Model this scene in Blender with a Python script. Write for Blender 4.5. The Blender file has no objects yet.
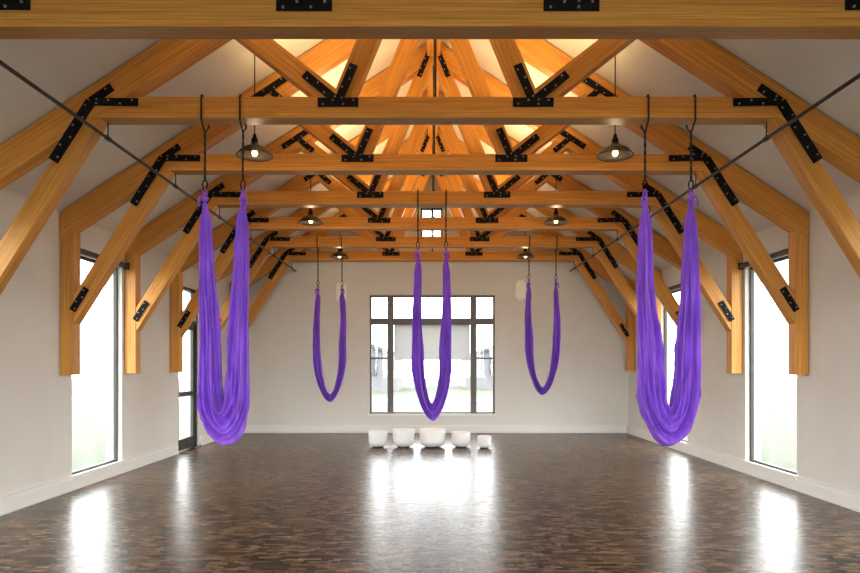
import bpy, bmesh, math, random
from mathutils import Vector, Matrix
random.seed(4)
C = bpy.context.scene.collection
try: bpy.context.scene.view_settings.view_transform='Standard'
except Exception: pass
F=650.0; H=366.0; ZC=1.443; CX=0.05
WL=-4.17; WR=4.27; D=14.0; YF=-2.0
TZ0=3.637; TZ1=3.827; SL=0.65; APEX=5.76; RW=0.25
RV=RW/2*math.sqrt(1+SL*SL)
TB=[4.37+1.55*i for i in range(7)]   # back faces of trusses
TT=0.17

# ------------------------------------------------------------ materials
def newmat(n):
    m=bpy.data.materials.new(n); m.use_nodes=True
    nt=m.node_tree; b=nt.nodes['Principled BSDF']
    return m,nt,b
def N(nt,t,**k):
    n=nt.nodes.new(t)
    for a,v in k.items(): setattr(n,a,v)
    return n
def L(nt,a,b): nt.links.new(a,b)
def ramp(nt,stops):
    r=N(nt,'ShaderNodeValToRGB'); e=r.color_ramp.elements
    while len(e)<len(stops): e.new(0.5)
    for i,(p,c) in enumerate(stops):
        e[i].position=p; e[i].color=(*c,1)
    return r
def coords(nt,scale=(1,1,1),out='Object'):
    tc=N(nt,'ShaderNodeTexCoord'); mp=N(nt,'ShaderNodeMapping')
    mp.inputs['Scale'].default_value=scale
    L(nt,tc.outputs[out],mp.inputs['Vector']); return mp.outputs['Vector']

def mat_plain(name,col,rough=0.5,metal=0.0,noise=0.06,scale=6,bump=0.0,spec=0.5):
    m,nt,b=newmat(name)
    v=coords(nt)
    n=N(nt,'ShaderNodeTexNoise'); n.inputs['Scale'].default_value=scale; n.inputs['Detail'].default_value=4
    L(nt,v,n.inputs['Vector'])
    r=ramp(nt,[(0.3,tuple(c*(1-noise) for c in col)),(0.7,tuple(min(1,c*(1+noise)) for c in col))])
    L(nt,n.outputs['Fac'],r.inputs['Fac']); L(nt,r.outputs['Color'],b.inputs['Base Color'])
    b.inputs['Roughness'].default_value=rough; b.inputs['Metallic'].default_value=metal
    b.inputs['Specular IOR Level'].default_value=spec
    if bump>0:
        bp=N(nt,'ShaderNodeBump'); bp.inputs['Strength'].default_value=bump; bp.inputs['Distance'].default_value=0.01
        L(nt,n.outputs['Fac'],bp.inputs['Height']); L(nt,bp.outputs['Normal'],b.inputs['Normal'])
    return m

def mat_wood():
    m,nt,b=newmat('douglas_fir_timber')
    oi=N(nt,'ShaderNodeObjectInfo')
    tc=N(nt,'ShaderNodeTexCoord')
    add=N(nt,'ShaderNodeVectorMath',operation='ADD')
    sc=N(nt,'ShaderNodeVectorMath',operation='SCALE'); sc.inputs['Scale'].default_value=37.0
    cmb=N(nt,'ShaderNodeCombineXYZ')
    for i in range(3): L(nt,oi.outputs['Random'],cmb.inputs[i])
    L(nt,cmb.outputs[0],sc.inputs[0]); L(nt,tc.outputs['Object'],add.inputs[0]); L(nt,sc.outputs[0],add.inputs[1])
    mp=N(nt,'ShaderNodeMapping'); mp.inputs['Scale'].default_value=(0.9,28,60); L(nt,add.outputs[0],mp.inputs['Vector'])
    n=N(nt,'ShaderNodeTexNoise'); n.inputs['Scale'].default_value=2.2; n.inputs['Detail'].default_value=5; n.inputs['Distortion'].default_value=0.2
    L(nt,mp.outputs[0],n.inputs['Vector'])
    r=ramp(nt,[(0.28,(0.47,0.185,0.032)),(0.5,(0.64,0.290,0.058)),(0.74,(0.74,0.385,0.098))])
    L(nt,n.outputs['Fac'],r.inputs['Fac'])
    mp2=N(nt,'ShaderNodeMapping'); mp2.inputs['Scale'].default_value=(0.3,1.5,10); L(nt,add.outputs[0],mp2.inputs['Vector'])
    n2=N(nt,'ShaderNodeTexNoise'); n2.inputs['Scale'].default_value=1.5; L(nt,mp2.outputs[0],n2.inputs['Vector'])
    hs=N(nt,'ShaderNodeHueSaturation')
    mr=N(nt,'ShaderNodeMapRange'); mr.inputs[1].default_value=0.3; mr.inputs[2].default_value=0.7; mr.inputs[3].default_value=0.90; mr.inputs[4].default_value=1.10
    L(nt,n2.outputs['Fac'],mr.inputs[0])
    mr3=N(nt,'ShaderNodeMapRange'); mr3.inputs[3].default_value=0.86; mr3.inputs[4].default_value=1.14; L(nt,oi.outputs['Random'],mr3.inputs[0])
    mv=N(nt,'ShaderNodeMath',operation='MULTIPLY'); L(nt,mr.outputs[0],mv.inputs[0]); L(nt,mr3.outputs[0],mv.inputs[1])
    L(nt,mv.outputs[0],hs.inputs['Value']); L(nt,r.outputs['Color'],hs.inputs['Color'])
    sx=N(nt,'ShaderNodeSeparateXYZ'); L(nt,tc.outputs['Object'],sx.inputs[0])
    mm=N(nt,'ShaderNodeMath',operation='MULTIPLY'); mm.inputs[1].default_value=1/0.048; L(nt,sx.outputs['Z'],mm.inputs[0])
    fr=N(nt,'ShaderNodeMath',operation='FRACT'); L(nt,mm.outputs[0],fr.inputs[0])
    lt=N(nt,'ShaderNodeMath',operation='LESS_THAN'); lt.inputs[1].default_value=0.06; L(nt,fr.outputs[0],lt.inputs[0])
    mf=N(nt,'ShaderNodeMath',operation='MULTIPLY'); mf.inputs[1].default_value=0.5; L(nt,lt.outputs[0],mf.inputs[0])
    mx=N(nt,'ShaderNodeMix',data_type='RGBA'); mx.inputs['B'].default_value=(0.14,0.05,0.012,1)
    L(nt,mf.outputs[0],mx.inputs['Factor']); L(nt,hs.outputs['Color'],mx.inputs['A'])
    L(nt,mx.outputs['Result'],b.inputs['Base Color'])
    b.inputs['Roughness'].default_value=0.42; b.inputs['Specular IOR Level'].default_value=0.3
    bp=N(nt,'ShaderNodeBump'); bp.inputs['Strength'].default_value=0.1; bp.inputs['Distance'].default_value=0.004
    L(nt,n.outputs['Fac'],bp.inputs['Height']); L(nt,bp.outputs['Normal'],b.inputs['Normal'])
    return m

def mat_floor():
    m,nt,b=newmat('mosaic_hardwood_floor')
    v=coords(nt)
    def brick(c1,c2,mo,ms,bw,rh,bias,off):
        br=N(nt,'ShaderNodeTexBrick'); br.offset=off; br.inputs['Scale'].default_value=1.0
        br.inputs['Color1'].default_value=(*c1,1); br.inputs['Color2'].default_value=(*c2,1); br.inputs['Mortar'].default_value=(*mo,1)
        br.inputs['Mortar Size'].default_value=ms; br.inputs['Brick Width'].default_value=bw; br.inputs['Row Height'].default_value=rh; br.inputs['Bias'].default_value=bias
        L(nt,v,br.inputs['Vector']); return br
    br=brick((0.014,0.008,0.005),(0.165,0.098,0.058),(0.010,0.006,0.004),0.002,0.135,0.046,-0.15,0.5)
    br2=brick((0,0,0),(1,1,1),(0,0,0),0.002,0.090,0.040,-0.68,0.37)
    n3=N(nt,'ShaderNodeTexNoise'); n3.inputs['Scale'].default_value=2; n3.inputs['Detail'].default_value=4; L(nt,v,n3.inputs['Vector'])
    mr=N(nt,'ShaderNodeMapRange'); mr.inputs[1].default_value=0.4; mr.inputs[2].default_value=0.65; mr.inputs[3].default_value=0.5; mr.inputs[4].default_value=0.95
    L(nt,n3.outputs['Fac'],mr.inputs[0])
    mu=N(nt,'ShaderNodeMath',operation='MULTIPLY'); L(nt,mr.outputs[0],mu.inputs[0]); L(nt,br2.outputs['Color'],mu.inputs[1])
    mx=N(nt,'ShaderNodeMix',data_type='RGBA'); mx.inputs['B'].default_value=(0.56,0.37,0.22,1)
    L(nt,mu.outputs[0],mx.inputs['Factor']); L(nt,br.outputs['Color'],mx.inputs['A'])
    L(nt,mx.outputs['Result'],b.inputs['Base Color'])
    mr2=N(nt,'ShaderNodeMapRange'); mr2.inputs[3].default_value=0.27; mr2.inputs[4].default_value=0.46
    L(nt,br2.outputs['Color'],mr2.inputs[0]); mr2.inputs[2].default_value=0.8
    L(nt,mr2.outputs[0],b.inputs['Roughness'])
    b.inputs['Specular IOR Level'].default_value=0.20
    b.inputs['IOR'].default_value=1.45
    n4=N(nt,'ShaderNodeTexNoise'); n4.inputs['Scale'].default_value=9; n4.inputs['Detail'].default_value=2; L(nt,v,n4.inputs['Vector'])
    bp2=N(nt,'ShaderNodeBump'); bp2.inputs['Strength'].default_value=0.06; bp2.inputs['Distance'].default_value=0.012
    L(nt,n4.outputs['Fac'],bp2.inputs['Height'])
    bp=N(nt,'ShaderNodeBump'); bp.inputs['Strength'].default_value=0.18; bp.inputs['Distance'].default_value=0.003
    L(nt,br.outputs['Color'],bp.inputs['Height']); L(nt,bp2.outputs['Normal'],bp.inputs['Normal'])
    L(nt,bp.outputs['Normal'],b.inputs['Normal'])
    return m

def mat_fabric():
    m,nt,b=newmat('purple_silk_fabric')
    v=coords(nt,(1,1,0.2))
    n=N(nt,'ShaderNodeTexNoise'); n.inputs['Scale'].default_value=20; n.inputs['Detail'].default_value=4; L(nt,v,n.inputs['Vector'])
    r=ramp(nt,[(0.3,(0.215,0.055,0.58)),(0.7,(0.34,0.115,0.82))])
    L(nt,n.outputs['Fac'],r.inputs['Fac']); L(nt,r.outputs['Color'],b.inputs['Base Color'])
    b.inputs['Roughness'].default_value=0.6
    b.inputs['Sheen Weight'].default_value=0.3; b.inputs['Sheen Tint'].default_value=(0.65,0.45,1,1)
    bp=N(nt,'ShaderNodeBump'); bp.inputs['Strength'].default_value=0.25; bp.inputs['Distance'].default_value=0.008
    L(nt,n.outputs['Fac'],bp.inputs['Height']); L(nt,bp.outputs['Normal'],b.inputs['Normal'])
    b.inputs['Subsurface Weight'].default_value=0.15
    b.inputs['Subsurface Radius'].default_value=(0.5,0.25,1.0); b.inputs['Subsurface Scale'].default_value=0.03
    return m

def mat_glass():
    m=bpy.data.materials.new('window_glass'); m.use_nodes=True; nt=m.node_tree
    for n in list(nt.nodes): nt.nodes.remove(n)
    o=N(nt,'ShaderNodeOutputMaterial'); t=N(nt,'ShaderNodeBsdfTransparent'); g=N(nt,'ShaderNodeBsdfGlossy'); mx=N(nt,'ShaderNodeMixShader')
    t.inputs['Color'].default_value=(0.97,0.98,0.97,1); g.inputs['Roughness'].default_value=0.02
    mx.inputs['Fac'].default_value=0.05
    L(nt,t.outputs[0],mx.inputs[1]); L(nt,g.outputs[0],mx.inputs[2]); L(nt,mx.outputs[0],o.inputs['Surface'])
    return m
def mat_shade():
    m=bpy.data.materials.new('translucent_shade_cloth'); m.use_nodes=True; nt=m.node_tree
    b=nt.nodes['Principled BSDF']; o=nt.nodes['Material Output']
    b.inputs['Base Color'].default_value=(0.8,0.8,0.78,1)
    t=N(nt,'ShaderNodeBsdfTranslucent'); t.inputs['Color'].default_value=(0.17,0.17,0.168,1); mx=N(nt,'ShaderNodeMixShader'); mx.inputs['Fac'].default_value=0.6
    L(nt,b.outputs[0],mx.inputs[1]); L(nt,t.outputs[0],mx.inputs[2]); L(nt,mx.outputs[0],o.inputs['Surface'])
    return m
def mat_emit(name,col,s):
    m,nt,b=newmat(name)
    b.inputs['Base Color'].default_value=(*col,1); b.inputs['Emission Color'].default_value=(*col,1); b.inputs['Emission Strength'].default_value=s
    return m

M_wood=mat_wood(); M_floor=mat_floor(); M_fab=mat_fabric(); M_glass=mat_glass(); M_shade=mat_shade()
M_wall=mat_plain('warm_white_wall_paint',(0.745,0.74,0.695),0.8,noise=0.02,scale=3,bump=0.03)
M_ceil=mat_plain('ceiling_paint',(0.77,0.76,0.72),0.85,noise=0.02,scale=3)
M_trim=mat_plain('trim_paint',(0.85,0.85,0.82),0.4,noise=0.02)
M_black=mat_plain('black_steel',(0.010,0.010,0.012),0.6,metal=0.0,noise=0.2,scale=20,spec=0.1)
M_bolt=mat_plain('zinc_bolt',(0.35,0.34,0.33),0.4,metal=0.3,noise=0.1)
M_frame=mat_plain('dark_bronze_frame',(0.05,0.048,0.045),0.5,metal=0.2,noise=0.1)
M_gframe=mat_plain('grey_window_frame',(0.14,0.135,0.125),0.5,noise=0.08)
M_pipe=mat_plain('dark_steel_pipe',(0.03,0.03,0.032),0.4,metal=0.7,noise=0.15)
M_bowl=mat_plain('frosted_quartz',(0.90,0.90,0.89),0.55,noise=0.01)
M_rubber=mat_plain('black_rubber',(0.02,0.02,0.02),0.7)
M_bronze=mat_plain('aged_bronze',(0.03,0.022,0.016),0.4,metal=0.5,noise=0.2)
M_bulb=mat_emit('warm_bulb',(1.0,0.66,0.30),4)
M_spk=mat_plain('white_speaker',(0.95,0.95,0.94),0.4,noise=0.01)
M_strap=mat_plain('black_webbing',(0.02,0.02,0.022),0.8,noise=0.3,scale=40)
M_steel=mat_plain('brushed_steel',(0.5,0.5,0.5),0.3,metal=0.9)
M_grass=mat_plain('lawn',(0.052,0.062,0.038),0.95,noise=0.15,scale=2)
M_pave=mat_plain('concrete_path',(0.11,0.11,0.105),0.9,noise=0.1,scale=4)
M_house=mat_plain('grey_siding',(0.13,0.13,0.135),0.8,noise=0.08)
M_roof=mat_plain('grey_shingles',(0.07,0.07,0.075),0.9,noise=0.2,scale=8)

# ------------------------------------------------------------ mesh helpers
def obj_from_bm(name,bm,mats,smooth=False,matrix=None,parent=None):
    me=bpy.data.meshes.new(name)
    bmesh.ops.recalc_face_normals(bm,faces=bm.faces)
    bm.to_mesh(me); bm.free()
    for m in mats: me.materials.append(m)
    if smooth:
        for p in me.polygons: p.use_smooth=True
    o=bpy.data.objects.new(name,me); C.objects.link(o)
    if matrix is not None: o.matrix_world=matrix
    if parent is not None:
        o.parent=parent; o.matrix_parent_inverse=Matrix.Identity(4)
        pm=parent_world(parent)
        o.matrix_basis=pm.inverted()@(matrix if matrix is not None else Matrix.Identity(4))
    return o
PW={}
def parent_world(p): return PW.get(p.name,p.matrix_basis.copy())
def empty(name,loc,label,cat,group=None):
    e=bpy.data.objects.new(name,None); e.empty_display_size=0.2; e.location=loc; C.objects.link(e)
    PW[e.name]=Matrix.Translation(loc)
    e['label']=label; e['category']=cat
    if group: e['group']=group
    return e
def bbox(bm,x0,x1,y0,y1,z0,z1,mi=0):
    vs=[bm.verts.new(p) for p in [(x0,y0,z0),(x1,y0,z0),(x1,y1,z0),(x0,y1,z0),(x0,y0,z1),(x1,y0,z1),(x1,y1,z1),(x0,y1,z1)]]
    for f in [(0,3,2,1),(4,5,6,7),(0,1,5,4),(1,2,6,5),(2,3,7,6),(3,0,4,7)]:
        fc=bm.faces.new([vs[i] for i in f]); fc.material_index=mi
def prism_xz(bm,poly,y0,y1,mi=0):
    a=[bm.verts.new((x,y0,z)) for x,z in poly]; b=[bm.verts.new((x,y1,z)) for x,z in poly]
    n=len(poly)
    fs=[bm.faces.new(a),bm.faces.new(b[::-1])]
    for i in range(n): fs.append(bm.faces.new([a[i],b[i],b[(i+1)%n],a[(i+1)%n]]))
    for f in fs: f.material_index=mi
def clip(poly,nx,nz,c):
    out=[]
    for i in range(len(poly)):
        p=poly[i]; q=poly[(i+1)%len(poly)]
        dp=nx*p[0]+nz*p[1]-c; dq=nx*q[0]+nz*q[1]-c
        if dp<=0: out.append(p)
        if (dp<0 and dq>0) or (dp>0 and dq<0):
            t=dp/(dp-dq); out.append((p[0]+t*(q[0]-p[0]),p[1]+t*(q[1]-p[1])))
    return out
def member(name,p0,p1,w,t,yc,clips=(),ext=0.0,parent=None,mat=None,bev=0.006):
    d=Vector((p1[0]-p0[0],p1[1]-p0[1])); ln=d.length; d/=ln; n=Vector((-d.y,d.x))
    a=Vector(p0)-d*ext; b=Vector(p1)+d*ext
    poly=[a-n*w/2,b-n*w/2,b+n*w/2,a+n*w/2]; poly=[(v.x,v.y) for v in poly]
    for c in clips: poly=clip(poly,*c)
    M=Matrix(((d.x,0,-d.y,p0[0]),(0,1,0,yc),(d.y,0,d.x,p0[1]),(0,0,0,1)))
    Mi=M.inverted()
    bm=bmesh.new()
    lp=[Mi@Vector((x,yc,z)) for x,z in poly]
    prism_xz(bm,[(v.x,v.z) for v in lp],-t/2,t/2)
    bmesh.ops.remove_doubles(bm,verts=bm.verts,dist=1e-5)
    if bev>0: bmesh.ops.bevel(bm,geom=list(bm.edges),offset=bev,segments=1,affect='EDGES',clamp_overlap=True)
    return obj_from_bm(name,bm,[mat or M_wood],matrix=M,parent=parent)
def plate(strips,yf,parent,name='gusset_plate'):
    ox=strips[0][0][0]; oz=strips[0][0][1]
    bm=bmesh.new()
    for k,(p0,p1,w,nb) in enumerate(strips):
        d=Vector((p1[0]-p0[0],p1[1]-p0[1])); ln=d.length; d/=ln; n=Vector((-d.y,d.x))
        a=Vector((p0[0]-ox,p0[1]-oz)); b=Vector((p1[0]-ox,p1[1]-oz))
        poly=[a-n*w/2,b-n*w/2,b+n*w/2,a+n*w/2]
        prism_xz(bm,[(v.x,v.y) for v in poly],-0.008-0.0007*k,0.0)
        for j in range(nb):
            c=a+d*(ln*(j+0.5)/nb)
            q=c+n*w*0.22*(1 if j%2 else -1)
            m=Matrix.Translation((q.x,-0.013,q.y))@Matrix.Rotation(math.pi/2,4,'X')
            g=bmesh.ops.create_cone(bm,cap_ends=True,segments=8,radius1=0.0095,radius2=0.007,depth=0.012,matrix=m)
            for v in g['verts']:
                for f in v.link_faces: f.material_index=1
    o=obj_from_bm(name,bm,[M_black,M_bolt],matrix=Matrix.Translation((ox,yf,oz)),parent=parent)
    o['label']='black steel connector plate with small bolts'
    return o
def tube(bm,pts,r,seg=8,mi=0,closed=False,rf=None):
    pts=[Vector(p) for p in pts]; n=len(pts); rings=[]
    up=Vector((0.13,1,0.07)).normalized()
    for i,p in enumerate(pts):
        if closed: t=(pts[(i+1)%n]-pts[i-1]).normalized()
        else: t=(pts[min(i+1,n-1)]-pts[max(i-1,0)]).normalized()
        a=t.cross(up)
        if a.length<1e-3: a=t.cross(Vector((1,0,0)))
        a.normalize(); b=t.cross(a).normalized()
        rr=rf(i/(n-1)) if rf else r
        rings.append([bm.verts.new(p+a*rr*math.cos(2*math.pi*k/seg)+b*rr*math.sin(2*math.pi*k/seg)) for k in range(seg)])
    m=n if closed else n-1
    for i in range(m):
        A=rings[i]; B=rings[(i+1)%n]
        for k in range(seg):
            f=bm.faces.new([A[k],A[(k+1)%seg],B[(k+1)%seg],B[k]]); f.material_index=mi
    if not closed:
        bm.faces.new(rings[0]).material_index=mi; bm.faces.new(rings[-1][::-1]).material_index=mi
def lathe(bm,prof,seg=40,mi=0):
    rings=[]
    for r,z in prof:
        if r<1e-5: rings.append([bm.verts.new((0,0,z))])
        else: rings.append([bm.verts.new((r*math.cos(2*math.pi*k/seg),r*math.sin(2*math.pi*k/seg),z)) for k in range(seg)])
    for A,B in zip(rings,rings[1:]):
        for k in range(seg):
            k2=(k+1)%seg
            if len(A)==1 and len(B)==1: continue
            if len(A)==1: f=bm.faces.new([A[0],B[k2],B[k]])
            elif len(B)==1: f=bm.faces.new([A[k],A[k2],B[0]])
            else: f=bm.faces.new([A[k],A[k2],B[k2],B[k]])
            f.material_index=mi
def struct(o,label=None):
    o['kind']='structure'
    if label: o['label']=label
    return o

# ------------------------------------------------------------ room shell
OP=[(4.55,5.75),(7.57,8.80),(10.78,12.02)]
WZ0,WZ1=0.15,2.78
def rooftop(x): return APEX+RV+0.02-SL*abs(x-CX)
EAVE=rooftop(WR)
def side_wall(name,x0,x1,openings):
    bm=bmesh.new(); y=YF
    for (a,b,z0,z1) in openings:
        bbox(bm,x0,x1,y,a,0,EAVE)
        if z0>0: bbox(bm,x0,x1,a,b,0,z0)
        bbox(bm,x0,x1,a,b,z1,EAVE); y=b
    bbox(bm,x0,x1,y,D,0,EAVE)
    return struct(obj_from_bm(name,bm,[M_wall]),'warm white painted side wall')
DOOR=(10.76,11.70)
side_wall('wall_left',WL-0.22,WL,[(*OP[0],WZ0,WZ1),(*OP[1],WZ0,WZ1),(*DOOR,0,2.80)])
side_wall('wall_right',WR,WR+0.22,[(*o,WZ0,WZ1) for o in OP])
BW=(-1.30,1.40,0.41,2.97)
GW=(-0.20,0.27,4.14,4.86)
def end_wall(name,y0,y1,holes):
    xs=sorted(set([WL-0.22,CX,WR+0.22]+[h[0] for h in holes]+[h[1] for h in holes]))
    bm=bmesh.new()
    for a,b in zip(xs,xs[1:]):
        hs=sorted([h for h in holes if h[0]<=a+1e-6 and h[1]>=b-1e-6],key=lambda h:h[2])
        z=0
        for h in hs:
            if h[2]>z: prism_xz(bm,[(a,z),(b,z),(b,h[2]),(a,h[2])],y0,y1)
            z=h[3]
        prism_xz(bm,[(a,z),(b,z),(b,rooftop(b)),(a,rooftop(a))],y0,y1)
    return struct(obj_from_bm(name,bm,[M_wall]),'warm white painted gable end wall')
end_wall('wall_back',D,D+0.22,[BW,GW])
FILL_WIN=(-3.9,4.0,0.05,3.5)  # unseen glazed opening behind the camera, added and sized to let in fill light
end_wall('wall_front',YF-0.22,YF,[FILL_WIN])
bm=bmesh.new(); bbox(bm,WL-0.22,WR+0.22,YF-0.22,D+0.22,-0.12,0.0)
struct(obj_from_bm('floor',bm,[M_floor]),'dark brown mosaic hardwood floor with satin sheen')
for i,s in enumerate((-1,1)):
    bm=bmesh.new()
    xe=WL-0.3 if s<0 else WR+0.3
    prism_xz(bm,[(CX,rooftop(CX)),(xe,rooftop(xe)),(xe,rooftop(xe)+0.15),(CX,rooftop(CX)+0.15)],YF-0.22,D+0.22)
    struct(obj_from_bm('ceiling' ,bm,[M_ceil]),'pale sloped plaster ceiling')
def base(name,b):
    bm=bmesh.new(); bbox(bm,*b); bmesh.ops.bevel(bm,geom=list(bm.edges),offset=0.006,segments=1,affect='EDGES')
    struct(obj_from_bm(name,bm,[M_trim]),'painted white baseboard')
BH=0.17
def sidebase(name,xi,s,segs):
    bm=bmesh.new()
    for a,b in segs:
        for (t,z0,z1) in ((0.030,0,0.125),(0.020,0.125,0.155),(0.026,0.155,BH),(0.040,0,0.025)):
            x0,x1=sorted((xi,xi-s*t)); bbox(bm,x0,x1,a,b,z0,z1)
    struct(obj_from_bm(name,bm,[M_trim]),'painted white baseboard')
sidebase('baseboard_left',WL,-1,[(YF,DOOR[0]-0.06),(DOOR[1]+0.06,D)])
sidebase('baseboard_right',WR,1,[(YF,D)])
base('baseboard_back',(WL+0.04,WR-0.04,D-0.025,D,0.0,BH))

# windows ------------------------------------------------
def add_glass(parent,b):
    bm=bmesh.new(); bbox(bm,*b)
    o=obj_from_bm('glass',bm,[M_glass],parent=parent,matrix=Matrix.Identity(4)); return o
wn=[0]
def side_window(side,y0,y1,z0,z1):
    wn[0]+=1
    x=(WL-0.08) if side<0 else (WR+0.08)
    bm=bmesh.new(); f=0.035; g=0.022
    def bb(*a): bbox(bm,*a)
    bb(x-g,x+g,y0,y0+f,z0,z1); bb(x-g,x+g,y1-f,y1,z0,z1)
    bb(x-g,x+g,y0+f,y1-f,z0,z0+f); bb(x-g,x+g,y0+f,y1-f,z1-f,z1)
    o=obj_from_bm('window_%d'%wn[0],bm,[M_frame]); struct(o,'tall fixed side window with dark bronze frame')
    add_glass(o,(x-0.005,x+0.005,y0+f,y1-f,z0+f,z1-f))
    bm=bmesh.new(); xi=WL if side<0 else WR
    if side<0: bbox(bm,xi-0.055,xi+0.035,y0-0.03,y1+0.03,z0-0.03,z0+0.004)
    else: bbox(bm,xi-0.035,xi+0.055,y0-0.03,y1+0.03,z0-0.03,z0+0.004)
    s=obj_from_bm('trim_%d'%wn[0],bm,[M_trim]); struct(s,'painted window sill')
    e=empty('roller_blind',(xi-side*0.04,(y0+y1)/2,z1+0.02),'rolled-up dark roller blind above a tall window','window blind','roller blinds over the side windows')
    bm=bmesh.new(); tube(bm,[(0,-(y1-y0)/2-0.04,0),(0,(y1-y0)/2+0.04,0)],0.036,12)
    obj_from_bm('fabric_roll',bm,[M_frame],smooth=False,matrix=Matrix.Translation(e.location),parent=e)
    for q in (-1,1):
        bm=bmesh.new(); bbox(bm,-0.037,0.037,-0.006,0.006,-0.045,0.045)
        obj_from_bm('bracket',bm,[M_black],matrix=Matrix.Translation(e.location+Vector((0,q*((y1-y0)/2+0.046),0))),parent=e)
for s in (-1,1):
    for k,(a,b) in enumerate(OP):
        if s<0 and k==2: continue
        side_window(s,a,b,WZ0,WZ1)
def frame_bars(name,bars,y,label,glassb,mat):
    bm=bmesh.new()
    for (x0,x1,z0,z1,dy) in bars: bbox(bm,x0,x1,y-dy,y+dy,z0,z1)
    o=obj_from_bm(name,bm,[mat]); struct(o,label)
    add_glass(o,(glassb[0],glassb[1],y-0.004,y+0.004,glassb[2],glassb[3])); return o
def pz(py,d=D): return ZC+(H-py)*d/F
def px(x,d=D): return (x-430)*d/F
x0,x1,z0,z1=BW; f=0.04; y=D+0.09; DW=D+0.05
tz=pz(321.5,DW)
bars=[(x0,x0+f,z0,z1,.05),(x1-f,x1,z0,z1,.05),(x0,x1,z0,z0+f,.05),(x0,x1,z1-f,z1,.05),
      (x0,x1,tz-0.07,tz+0.07,.06),
      (px(387.5,DW),px(393.5,DW),z0,z1,.045),(px(470.5,DW),px(476.5,DW),z0,z1,.045),
      (px(447,DW),px(449.5,DW),tz,z1,.03),
      (px(414,DW),px(416,DW),tz,z1,.02),
      (x0,px(390,DW),pz(359,DW),pz(357.5,DW),.03),(px(473,DW),x1,pz(359,DW),pz(357.5,DW),.03)]
wb=frame_bars('window_10',bars,y,'large divided back window with grey frame',(x0+.03,x1-.03,z0+.03,z1-.03),M_gframe)
bm=bmesh.new(); bbox(bm,x0-0.04,x1+0.04,D-0.03,D+0.05,z0-0.035,z0+0.003)
struct(obj_from_bm('trim_10',bm,[M_trim]),'painted window sill')
bm=bmesh.new(); zb_=pz(360,DW); zt_=tz-0.071
bm.faces.new([bm.verts.new(p) for p in [(px(394,DW),D+0.06,zb_),(px(470,DW),D+0.06,zb_),(px(470,DW),D+0.06,zt_),(px(394,DW),D+0.06,zt_)]])
o=obj_from_bm('shade_cloth',bm,[M_shade],matrix=Matrix.Identity(4),parent=wb); o['label']='pale translucent half drawn shade'
x0,x1,z0,z1=GW
frame_bars('window_11',[(x0,x0+.04,z0,z1,.04),(x1-.04,x1,z0,z1,.04),(x0,x1,z0,z0+.04,.04),(x0,x1,z1-.04,z1,.04),((x0+x1)/2-.012,(x0+x1)/2+.012,z0,z1,.02),(x0,x1,4.5,4.53,.02)],D+0.09,'small gable window',(x0+.03,x1-.03,z0+.03,z1-.03),M_gframe)
x0,x1,z0,z1=FILL_WIN
frame_bars('window_12',[(x0,x0+.06,z0,z1,.04),(x1-.06,x1,z0,z1,.04),(x0,x1,z0,z0+.06,.04),(x0,x1,z1-.06,z1,.04)]+[(x0+(x1-x0)*k/5-.03,x0+(x1-x0)*k/5+.03,z0,z1,.04) for k in range(1,5)],YF-0.1,'wide unseen glazed opening added for fill light',(x0+.03,x1-.03,z0+.03,z1-.03),M_gframe)

# door in left wall
xd=WL-0.07; a,b=DOOR
bm=bmesh.new(); f=0.05
for B in [(a,a+f,0,2.8),(b-f,b,0,2.8),(a+f,b-f,2.75,2.8),(a+f,b-f,2.18,2.24)]:
    bbox(bm,xd-0.05,xd+0.05,*B)
dr=obj_from_bm('door_1',bm,[M_frame]); struct(dr,'dark framed glass door with transom')
bm=bmesh.new(); f2=0.09
for B in [(a+f,a+f+f2,0.01,2.17),(b-f-f2,b-f,0.01,2.17),(a+f+f2,b-f-f2,0.01,0.2),(a+f+f2,b-f-f2,2.08,2.17),(a+f+f2,b-f-f2,0.92,1.0)]:
    bbox(bm,xd-0.025,xd+0.025,*B)
lf=obj_from_bm('door_leaf',bm,[M_frame],parent=dr,matrix=Matrix.Identity(4))
add_glass(dr,(xd-0.004,xd+0.004,a+f+0.02,b-f-0.02,0.1,2.12))
add_glass(dr,(xd-0.004,xd+0.004,a+f,b-f,2.24,2.75))
bm=bmesh.new(); tube(bm,[(xd+0.02,a+0.12,1.0),(xd+0.07,a+0.12,1.0),(xd+0.07,a+0.23,1.0)],0.01,8); bbox(bm,xd+0.025,xd+0.032,a+0.10,a+0.14,0.93,1.07)
obj_from_bm('handle',bm,[M_steel],parent=dr,matrix=Matrix.Identity(4))['label']='steel lever handle'

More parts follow.
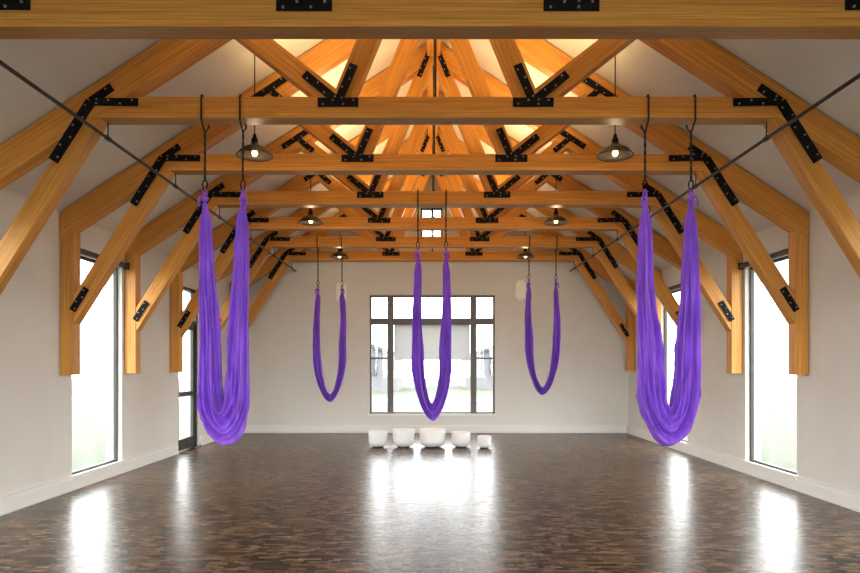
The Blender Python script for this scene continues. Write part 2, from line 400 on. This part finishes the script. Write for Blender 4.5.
# ------------------------------------------------------------ trusses
NX=0.863; RNX=1.86
def rz(x): return APEX-SL*abs(x)
WEB=0.18
for i,yb in enumerate(TB):
    yc=yb-TT/2; yf=yb-TT
    e=empty('roof_truss',(CX,yc,TZ0),'exposed honey-coloured fir roof truss with black steel plates','roof truss','timber roof trusses spanning the room')
    t0=TT; t1=TT-0.008; t2=TT-0.016; t3=TT-0.024
    tclips=[(SL,1,APEX-RV+SL*CX),(-SL,1,APEX-RV-SL*CX)]
    member('tie_beam',(CX-3.3,(TZ0+TZ1)/2),(CX+3.3,(TZ0+TZ1)/2),TZ1-TZ0,t0,yc,tclips,parent=e)
    for s in (-1,1):
        X=lambda x: CX+s*x
        wall = 4.215
        member('rafter',(X(0),rz(0)),(X(4.4),rz(4.4)),RW,t1,yc,[(-s,0,-s*CX),(s,0,s*CX+wall)],ext=0.3,parent=e)
        under=(s*SL,1,APEX-RV+s*SL*CX)
        member('web',(X(NX+0.03),TZ1-0.03),(X(RNX),rz(RNX)),WEB,t2,yc,[under,(0,-1,-TZ1),(-s,0,-s*(CX+s*NX))],ext=0.15,parent=e)
        member('web',(X(NX-0.03),TZ1-0.03),(X(0.04),rz(0)-0.05),WEB,t3,yc,[under,(0,-1,-TZ1),(-s,0,-s*CX)],ext=0.15,parent=e)
        member('wall_post',(X(4.135),1.34),(X(4.135),3.3),0.15,t2,yc,[under],parent=e)
        k0=(X(2.98),3.78); k1=(X(4.12),1.98)
        member('knee_brace',k0,k1,0.175,t3,yc,[under,(s,0,s*CX+4.06)],ext=0.1,parent=e)
        f0=yf-0.0005
        plate([((X(NX-0.18),3.775),(X(NX+0.18),3.775),0.08,4),
               ((X(NX),3.78),(X(NX+0.30),3.78+0.30*(rz(RNX)-3.73)/(RNX-NX)),0.075,4),
               ((X(NX),3.78),(X(NX-0.14),3.78+0.14*(rz(0)-3.73)/NX),0.075,4)],f0,e)
        kd=Vector((k1[0]-k0[0],k1[1]-k0[1])).normalized()
        j=(X(3.05),3.78)
        plate([(j,(X(2.63),3.775),0.07,4),(j,(X(2.86),rz(2.86)+0.01),0.075,2),
               ((X(3.05),3.78),(X(3.05)+kd.x*0.62,3.78+kd.y*0.62),0.09,6)],f0,e)
        plate([((X(RNX+0.2),rz(RNX+0.2)),(X(RNX-0.2),rz(RNX-0.2)),0.075,4),
               ((X(RNX),rz(RNX)),(X(RNX-0.22),rz(RNX)-0.22*(rz(RNX)-3.73)/(RNX-NX)),0.07,3)],f0,e)
        plate([((X(0.035),rz(0)+0.03),(X(0.20),rz(0)-0.16*(rz(0)-3.73)/NX),0.065,6)],f0,e)
        q=Vector(k1)-kd*0.10; q2=Vector(k1)-kd*0.40
        plate([((q2.x,q2.y),(q.x,q.y),0.075,4)],f0,e)
    bm=bmesh.new(); tube(bm,[(0,0,TZ1-0.02),(0,0,APEX-0.15)],0.009,8); tube(bm,[(0,0,TZ1),(0,0,TZ1+0.025)],0.03,6)
    bmesh.ops.translate(bm,verts=bm.verts,vec=(0,0,-TZ1))
    obj_from_bm('king_rod',bm,[M_pipe],matrix=Matrix.Translation((CX,yc,TZ1)),parent=e)['label']='thin dark vertical steel rod'
bm=bmesh.new(); bbox(bm,0,D-1.0,-0.09,0.09,-0.10,0.14)
bmesh.ops.bevel(bm,geom=list(bm.edges),offset=0.006,segments=1,affect='EDGES')
o=obj_from_bm('ridge_beam',bm,[M_wood],matrix=Matrix.Translation((CX,1.0,APEX+0.0))@Matrix.Rotation(math.pi/2,4,'Z'))
o['label']='long fir ridge beam along the roof peak'; o['category']='beam'

PZ=3.485
for xx in (-2.89,3.02):
    bm=bmesh.new(); tube(bm,[(0,0,0),(0,D-0.8,0)],0.0155,14)
    for yb in TB:
        yy=yb-TT/2-0.8
        tube(bm,[(0,yy-0.03,0),(0,yy+0.03,0)],0.022,14)
        tube(bm,[(0,yy,0.01),(0,yy+0.001,TZ0-PZ-0.001)],0.006,8)
    o=obj_from_bm('steel_pipe',bm,[M_pipe],matrix=Matrix.Translation((xx,0.8,PZ)))
    o['label']='dark steel pipe hung lengthwise under the tie beams'; o['category']='pipe'; o['group']='lengthwise steel pipes'

# ------------------------------------------------------------ hammocks
def smooth(t): return t*t*(3-2*t)
def hammock(xa,xb,yc,ztop,zb,hw,hm,Wo,zth,label,seed,tw=0.0,group='purple aerial yoga hammocks',skew=0.0,Rzo=0.30,point=0.85,Rzi=0.55,qz=1.25,asym=0.0):
    """hw strand half width near the top, hm strand half width low down, Wo loop half width low down"""
    rnd=random.Random(seed)
    xc=(xa+xb)/2; h=(xb-xa)/2
    e=empty('aerial_hammock',(xc,yc,zb),label,'aerial hammock',group)
    c=0.60; wim=max(0.02,Wo-2*hm)
    def prof(s):
        if s<c:
            u=s/c
            m=h+hw+(Wo-(h+hw))*smooth(min(1,u*1.6))
            wid=hw+(hm-hw)*u**1.4
            zo=ztop+(zb+Rzo-ztop)*u; zi=ztop+(zb+zth+Rzi-ztop)*u
            return (m,zo),(m-2*wid,zi)
        al=(s-c)/(1-c)*math.pi/2
        co=max(0,math.cos(al)); si=math.sin(al)
        return (Wo*co**point,zb+Rzo-Rzo*si**qz),(wim*co**max(1,point),zb+zth+Rzi-Rzi*si**0.9)
    NS=190; NT=180
    ph=[rnd.uniform(0,6.28) for _ in range(12)]
    bm=bmesh.new(); rings=[]
    for i in range(NS+1):
        t=-1+2*i/NS; s=1-abs(t); sg=-1 if t<0 else 1
        o_,i_=prof(s)
        ox,oz=sg*o_[0],o_[1]; ix,iz=sg*i_[0],i_[1]
        cx_,cz_=(ox+ix)/2,(oz+iz)/2; hx,hz=(ox-ix)/2,(oz-iz)/2
        g=smooth(min(1,s/0.10)); pinch=0.30+0.70*g
        hy=(0.035+0.080*smooth(min(1,s)))*pinch
        ring=[]
        for k in range(NT):
            th=2*math.pi*k/NT
            def fold(n,p,q,fr,am,sh=1.2):
                v=math.sin(n*th+ph[p]+am*math.sin(fr*t+ph[q]))
                return (1-abs(v))**sh*2-1
            w=0.15*fold(3,0,1,1.9,1.5)+0.15*fold(5,2,3,2.6,1.8)+0.14*fold(9,4,5,3.1,2.0,1.0)+0.07*fold(14,6,7,3.7,2.0,1.0)
            w+=0.03*math.sin(11*t+ph[8]+2*th)
            w*=0.6+0.55*s
            fy=1+w*2.2; fx=1+0.6*w
            ct=math.cos(th); st=math.sin(th)
            ct2=math.copysign(abs(ct)**0.8,ct)
            x=cx_+hx*ct2*fx*pinch+skew*s*s; z=cz_+hz*ct2*fx*pinch
            x+=0.009*math.sin(7*t+ph[9])*(1-abs(2*s-1))
            y=hy*st*fy+tw*t*(1-s)
            ring.append(bm.verts.new((x,y,z)))
        rings.append(ring)
    for A,B in zip(rings,rings[1:]):
        for k in range(NT): bm.faces.new([A[k],A[(k+1)%NT],B[(k+1)%NT],B[k]])
    bm.faces.new(rings[0]); bm.faces.new(rings[-1][::-1])
    bmesh.ops.translate(bm,verts=bm.verts,vec=(0,0,-zb))
    T=Matrix.Translation((xc,yc,zb))
    obj_from_bm('fabric_sling',bm,[M_fab],smooth=True,matrix=T,parent=e)
    for sg,xx in ((-1,xa),(1,xb)):
        yo=yc+tw*sg
        bm=bmesh.new()
        pts=[(0.016*math.cos(a),0.018*math.sin(a),0.010*math.sin(2*a)) for a in [2*math.pi*k/26 for k in range(26)]]
        tube(bm,pts,0.016,10,closed=True)
        pts=[(0.014*math.cos(a),0.004*math.sin(3*a),0.045+0.035*math.sin(a)) for a in [2*math.pi*k/22 for k in range(22)]]
        tube(bm,pts,0.009,8,closed=True)
        tube(bm,[(sg*0.01,-0.02,0.0),(sg*0.028,-0.032,0.015),(sg*0.042,-0.04,-0.02),(sg*0.040,-0.045,-0.08)],0.012,8,rf=lambda q:0.013-0.005*q)
        obj_from_bm('knot',bm,[M_fab],smooth=True,matrix=Matrix.Translation((xx,yo,ztop+0.0)),parent=e)
        bm=bmesh.new()
        pts=[(0.022*math.cos(a)*(1.0 if math.sin(a)>0 else 0.8),0,0.05*math.sin(a)) for a in [2*math.pi*k/24 for k in range(24)]]
        tube(bm,pts,0.006,8,closed=True)
        obj_from_bm('carabiner',bm,[M_black],smooth=True,matrix=Matrix.Translation((xx,yo,ztop+0.12)),parent=e)
        bm=bmesh.new()
        zt=ztop+0.16; zl=TZ0-0.10; n=40
        L_=zl-zt
        tube(bm,[(0,0,zt+L_*k/n) for k in range(n+1)],0.010,8,rf=lambda q:0.0075+0.004*abs(math.sin(q*math.pi*max(3,round(L_/0.07)))))
        fy=TT/2+0.012
        loop=[(0,0,zl),(0,-fy,TZ0-0.02),(0,-fy,TZ1),(0,-fy+0.01,TZ1+0.012),(0,fy-0.01,TZ1+0.012),(0,fy,TZ1),(0,fy,TZ0-0.02)]
        tube(bm,loop,0.009,8,closed=True)
        bmesh.ops.translate(bm,verts=bm.verts,vec=(0,0,-zt))
        obj_from_bm('strap',bm,[M_strap],smooth=True,matrix=Matrix.Translation((xx,yo,zt)),parent=e)
def tm(i): return TB[i]-TT/2
def X(p,d): return (p-430)*d/F
def Z(p,d): return ZC+(H-p)*d/F
d=tm(1)
hammock(X(205,d),X(243,d),d,Z(199,d),Z(443,d),0.048,0.098,0.225,0.38,'wide purple aerial silk hammock, its loop nearly closed',1,Rzo=0.36,point=0.9,qz=1.5)
hammock(X(645,d),X(691,d),d,Z(199,d),Z(446,d),0.050,0.106,0.275,0.34,'wide purple aerial silk hammock hanging beside the tall windows',2,skew=0.01,Rzo=0.45,point=1.0,qz=1.5)
d=tm(3)
hammock(X(418,d),X(446,d),d,Z(254,d),Z(420,d),0.047,0.080,0.27,0.22,'purple aerial silk hammock hanging alone before the big window',3,Rzo=0.72,point=1.2,Rzi=0.75,qz=1.3)
d=tm(5)
hammock(X(318,d),X(342,d),d,Z(290,d),Z(402,d),0.044,0.066,0.305,0.14,'slim open purple aerial hammock near the end wall',4,Rzo=0.90,point=1.2,Rzi=0.9,qz=1.2)
hammock(X(529,d),X(556,d),d,Z(284,d),Z(395,d),0.044,0.066,0.32,0.14,'slim open purple aerial hammock near the end wall',5,Rzo=0.90,point=1.2,Rzi=0.9,qz=1.2)

# ------------------------------------------------------------ pendants
def pendant(x,y,z):
    e=empty('pendant_lamp',(x,y,z),'bronze dome pendant lamp with a warm bulb','lamp','bronze dome pendant lamps')
    T=Matrix.Translation((x,y,z))
    bm=bmesh.new()
    lathe(bm,[(0.034,0.125),(0.042,0.115),(0.05,0.098),(0.09,0.085),(0.13,0.062),(0.158,0.03),(0.168,0.006),(0.184,0.0),(0.184,-0.007),(0.165,-0.001),(0.152,0.024),(0.125,0.054),(0.088,0.077),(0.05,0.09),(0.03,0.10)],44)
    obj_from_bm('lamp_shade',bm,[M_bronze],smooth=True,matrix=T,parent=e)
    bm=bmesh.new(); lathe(bm,[(0,0.215),(0.016,0.215),(0.02,0.18),(0.032,0.17),(0.034,0.115),(0.024,0.10),(0.024,0.075),(0,0.075)],20)
    obj_from_bm('socket',bm,[M_black],smooth=False,matrix=T,parent=e)
    bm=bmesh.new(); lathe(bm,[(0,0.077),(0.014,0.075),(0.018,0.062),(0.030,0.035),(0.031,0.018),(0.02,-0.002),(0,-0.01)],20)
    obj_from_bm('bulb',bm,[M_bulb],smooth=True,matrix=T,parent=e)
    zc=rooftop(x)-z
    bm=bmesh.new(); tube(bm,[(0,0,0.215),(0,0,zc-0.02)],0.006,8)
    obj_from_bm('cord',bm,[M_black],matrix=T,parent=e)
    bm=bmesh.new(); lathe(bm,[(0,zc+0.03),(0.06,zc+0.03),(0.06,zc-0.05),(0.045,zc-0.065),(0,zc-0.068)],24)
    obj_from_bm('canopy',bm,[M_bronze],matrix=T,parent=e)
    li=bpy.data.lights.new('pendant_light','POINT'); li.energy=6; li.color=(1,0.72,0.42); li.shadow_soft_size=0.04
    lo=bpy.data.objects.new('pendant_light',li); C.objects.link(lo); lo.parent=e; lo.location=(0,0,-0.05)
for yy in (6.6,9.7,12.8):
    for s in (-1,1): pendant(CX+s*1.83,yy,3.58)

# ------------------------------------------------------------ singing bowls
def bowl(px_,wpx,hpx,pyb,first):
    d=F*ZC/(pyb-H); x=(px_-430)*d/F; r=wpx*d/F/2; h=hpx*d/F
    e=empty('singing_bowl',(x,d,0),'%s white crystal singing bowl standing on the floor'%first,'bowl','row of white crystal singing bowls')
    bm=bmesh.new(); pr=[(0,0.006)]
    for k in range(1,11):
        a=k/10*math.pi/2; pr.append((r*0.975*math.sin(a)**0.58,0.006+h*0.38*(1-math.cos(a))))
    pr+=[(r*0.99,h*0.7),(r,h-0.006),(r-0.003,h),(r-0.010,h-0.002),(r*0.99-0.012,h*0.7)]
    for k in range(10,0,-1):
        a=k/10*math.pi/2; pr.append(((r*0.975-0.012)*math.sin(a)**0.58,0.022+h*0.38*(1-math.cos(a))))
    pr.append((0,0.022))
    lathe(bm,pr,48)
    obj_from_bm('bowl_body',bm,[M_bowl],smooth=True,matrix=Matrix.Translation((x,d,0)),parent=e)
    bm=bmesh.new(); tube(bm,[(r*0.5*math.cos(a),r*0.5*math.sin(a),0.006) for a in [2*math.pi*k/32 for k in range(32)]],0.006,8,closed=True)
    obj_from_bm('rubber_ring',bm,[M_rubber],smooth=True,matrix=Matrix.Translation((x,d,0)),parent=e)['label']='black rubber support ring'
for a in [(378,19,16,447,'medium'),(403.5,22,18,447,'large'),(432.5,26,18,447,'largest'),(461,19,15,447,'medium'),(484.5,14,12,448,'small')]: bowl(*a)

for pxx,pyy in ((342,293),(520,291)):
    x=px(pxx); z=pz(pyy)
    e=empty('wall_speaker',(x,D,z),'white rounded speaker mounted on the end wall','speaker','white wall speakers')
    bm=bmesh.new(); bbox(bm,-0.11,0.11,-0.14,-0.03,-0.22,0.22)
    bmesh.ops.bevel(bm,geom=list(bm.edges),offset=0.045,segments=4,affect='EDGES')
    obj_from_bm('cabinet',bm,[M_spk],smooth=False,matrix=Matrix.Translation((x,D,z)),parent=e)
    bm=bmesh.new(); bbox(bm,-0.04,0.04,-0.04,0.0,-0.05,0.05)
    obj_from_bm('bracket',bm,[M_spk],matrix=Matrix.Translation((x,D,z)),parent=e)

# ------------------------------------------------------------ outside
bm=bmesh.new(); bbox(bm,-60,60,-60,80,-0.5,-0.14)
o=obj_from_bm('lawn',bm,[M_grass]); o['label']='green lawn around the building'; o['category']='ground'; o['kind']='stuff'
bm=bmesh.new(); bbox(bm,-60,60,28,33,-0.14,-0.12)
o=obj_from_bm('street',bm,[M_pave]); o['label']='pale concrete street'; o['category']='road'
def house(x,y,w,dp,h,rh):
    e=empty('house',(x,y,-0.14),'grey sided gabled house across the lawn','house','houses across the street')
    T=Matrix.Translation((x,y,-0.14))
    bm=bmesh.new(); prism_xz(bm,[(-w/2,0),(w/2,0),(w/2,h),(0,h+rh),(-w/2,h)],0,dp)
    obj_from_bm('walls',bm,[M_house],matrix=T,parent=e)
    bm=bmesh.new()
    for s in (-1,1): prism_xz(bm,[(0,h+rh),(s*(w/2+0.4),h-0.4*rh/(w/2)),(s*(w/2+0.4),h-0.4*rh/(w/2)+0.2),(0,h+rh+0.2)],-0.3,dp+0.3)
    obj_from_bm('roof',bm,[M_roof],matrix=T,parent=e)
    for wx in (-w/4,w/4):
        bm=bmesh.new(); bbox(bm,wx-0.5,wx+0.5,-0.05,0.02,1.0,2.2)
        obj_from_bm('house_window',bm,[M_roof],matrix=T,parent=e)
house(-5.5,40,7,8,2.2,1.2); house(6.5,44,8,8,2.2,1.2)

# ------------------------------------------------------------ lights
W=bpy.data.worlds.new('world'); bpy.context.scene.world=W; W.use_nodes=True
nt=W.node_tree; bg=nt.nodes['Background']
tc=N(nt,'ShaderNodeTexCoord'); sp=N(nt,'ShaderNodeSeparateXYZ'); L(nt,tc.outputs['Generated'],sp.inputs[0])
r=ramp(nt,[(0.0,(0.975,0.985,1.0)),(0.6,(0.97,0.98,1.0))]); L(nt,sp.outputs['Z'],r.inputs['Fac']); L(nt,r.outputs['Color'],bg.inputs['Color'])
bg.inputs['Strength'].default_value=11.0
def area(name,loc,rot,sx,sy,energy,col,portal=False,spread=None):
    li=bpy.data.lights.new(name,'AREA'); li.shape='RECTANGLE'; li.size=sx; li.size_y=sy; li.energy=energy; li.color=col
    if spread: li.spread=spread
    o=bpy.data.objects.new(name,li); C.objects.link(o); o.location=loc; o.rotation_euler=rot
    if portal: li.cycles.is_portal=True
    return o
h2=math.pi/2
for (a,b) in OP:
    area('window_portal',(WL-0.24,(a+b)/2,(WZ0+WZ1)/2),(0,-h2,0),WZ1-WZ0,b-a,1,(1,1,1),True)
    area('window_portal',(WR+0.24,(a+b)/2,(WZ0+WZ1)/2),(0,h2,0),WZ1-WZ0,b-a,1,(1,1,1),True)
area('window_portal',((BW[0]+BW[1])/2,D+0.24,(BW[2]+BW[3])/2),(-h2,0,0),BW[1]-BW[0],BW[3]-BW[2],1,(1,1,1),True)
area('window_portal',((FILL_WIN[0]+FILL_WIN[1])/2,YF-0.24,(FILL_WIN[2]+FILL_WIN[3])/2),(h2,0,0),FILL_WIN[1]-FILL_WIN[0],FILL_WIN[3]-FILL_WIN[2],1,(1,1,1),True)
for i in range(0,6):
    ym=(TB[i]+TB[i+1]-TT)/2
    for s in (-1,1):
        area('uplight',(CX+s*1.05,ym,4.3),(math.pi,0,0),0.2,0.2,16,(1,0.65,0.28))

# ------------------------------------------------------------ camera
cam=bpy.data.cameras.new('camera'); co=bpy.data.objects.new('camera',cam); C.objects.link(co)
co.location=(0,0,ZC); co.rotation_euler=(math.pi/2,0,0)
cam.sensor_fit='HORIZONTAL'; cam.sensor_width=36; cam.lens=F/860*36
cam.shift_y=(H-286.5)/860; cam.clip_start=0.05; cam.clip_end=300
bpy.context.scene.camera=co
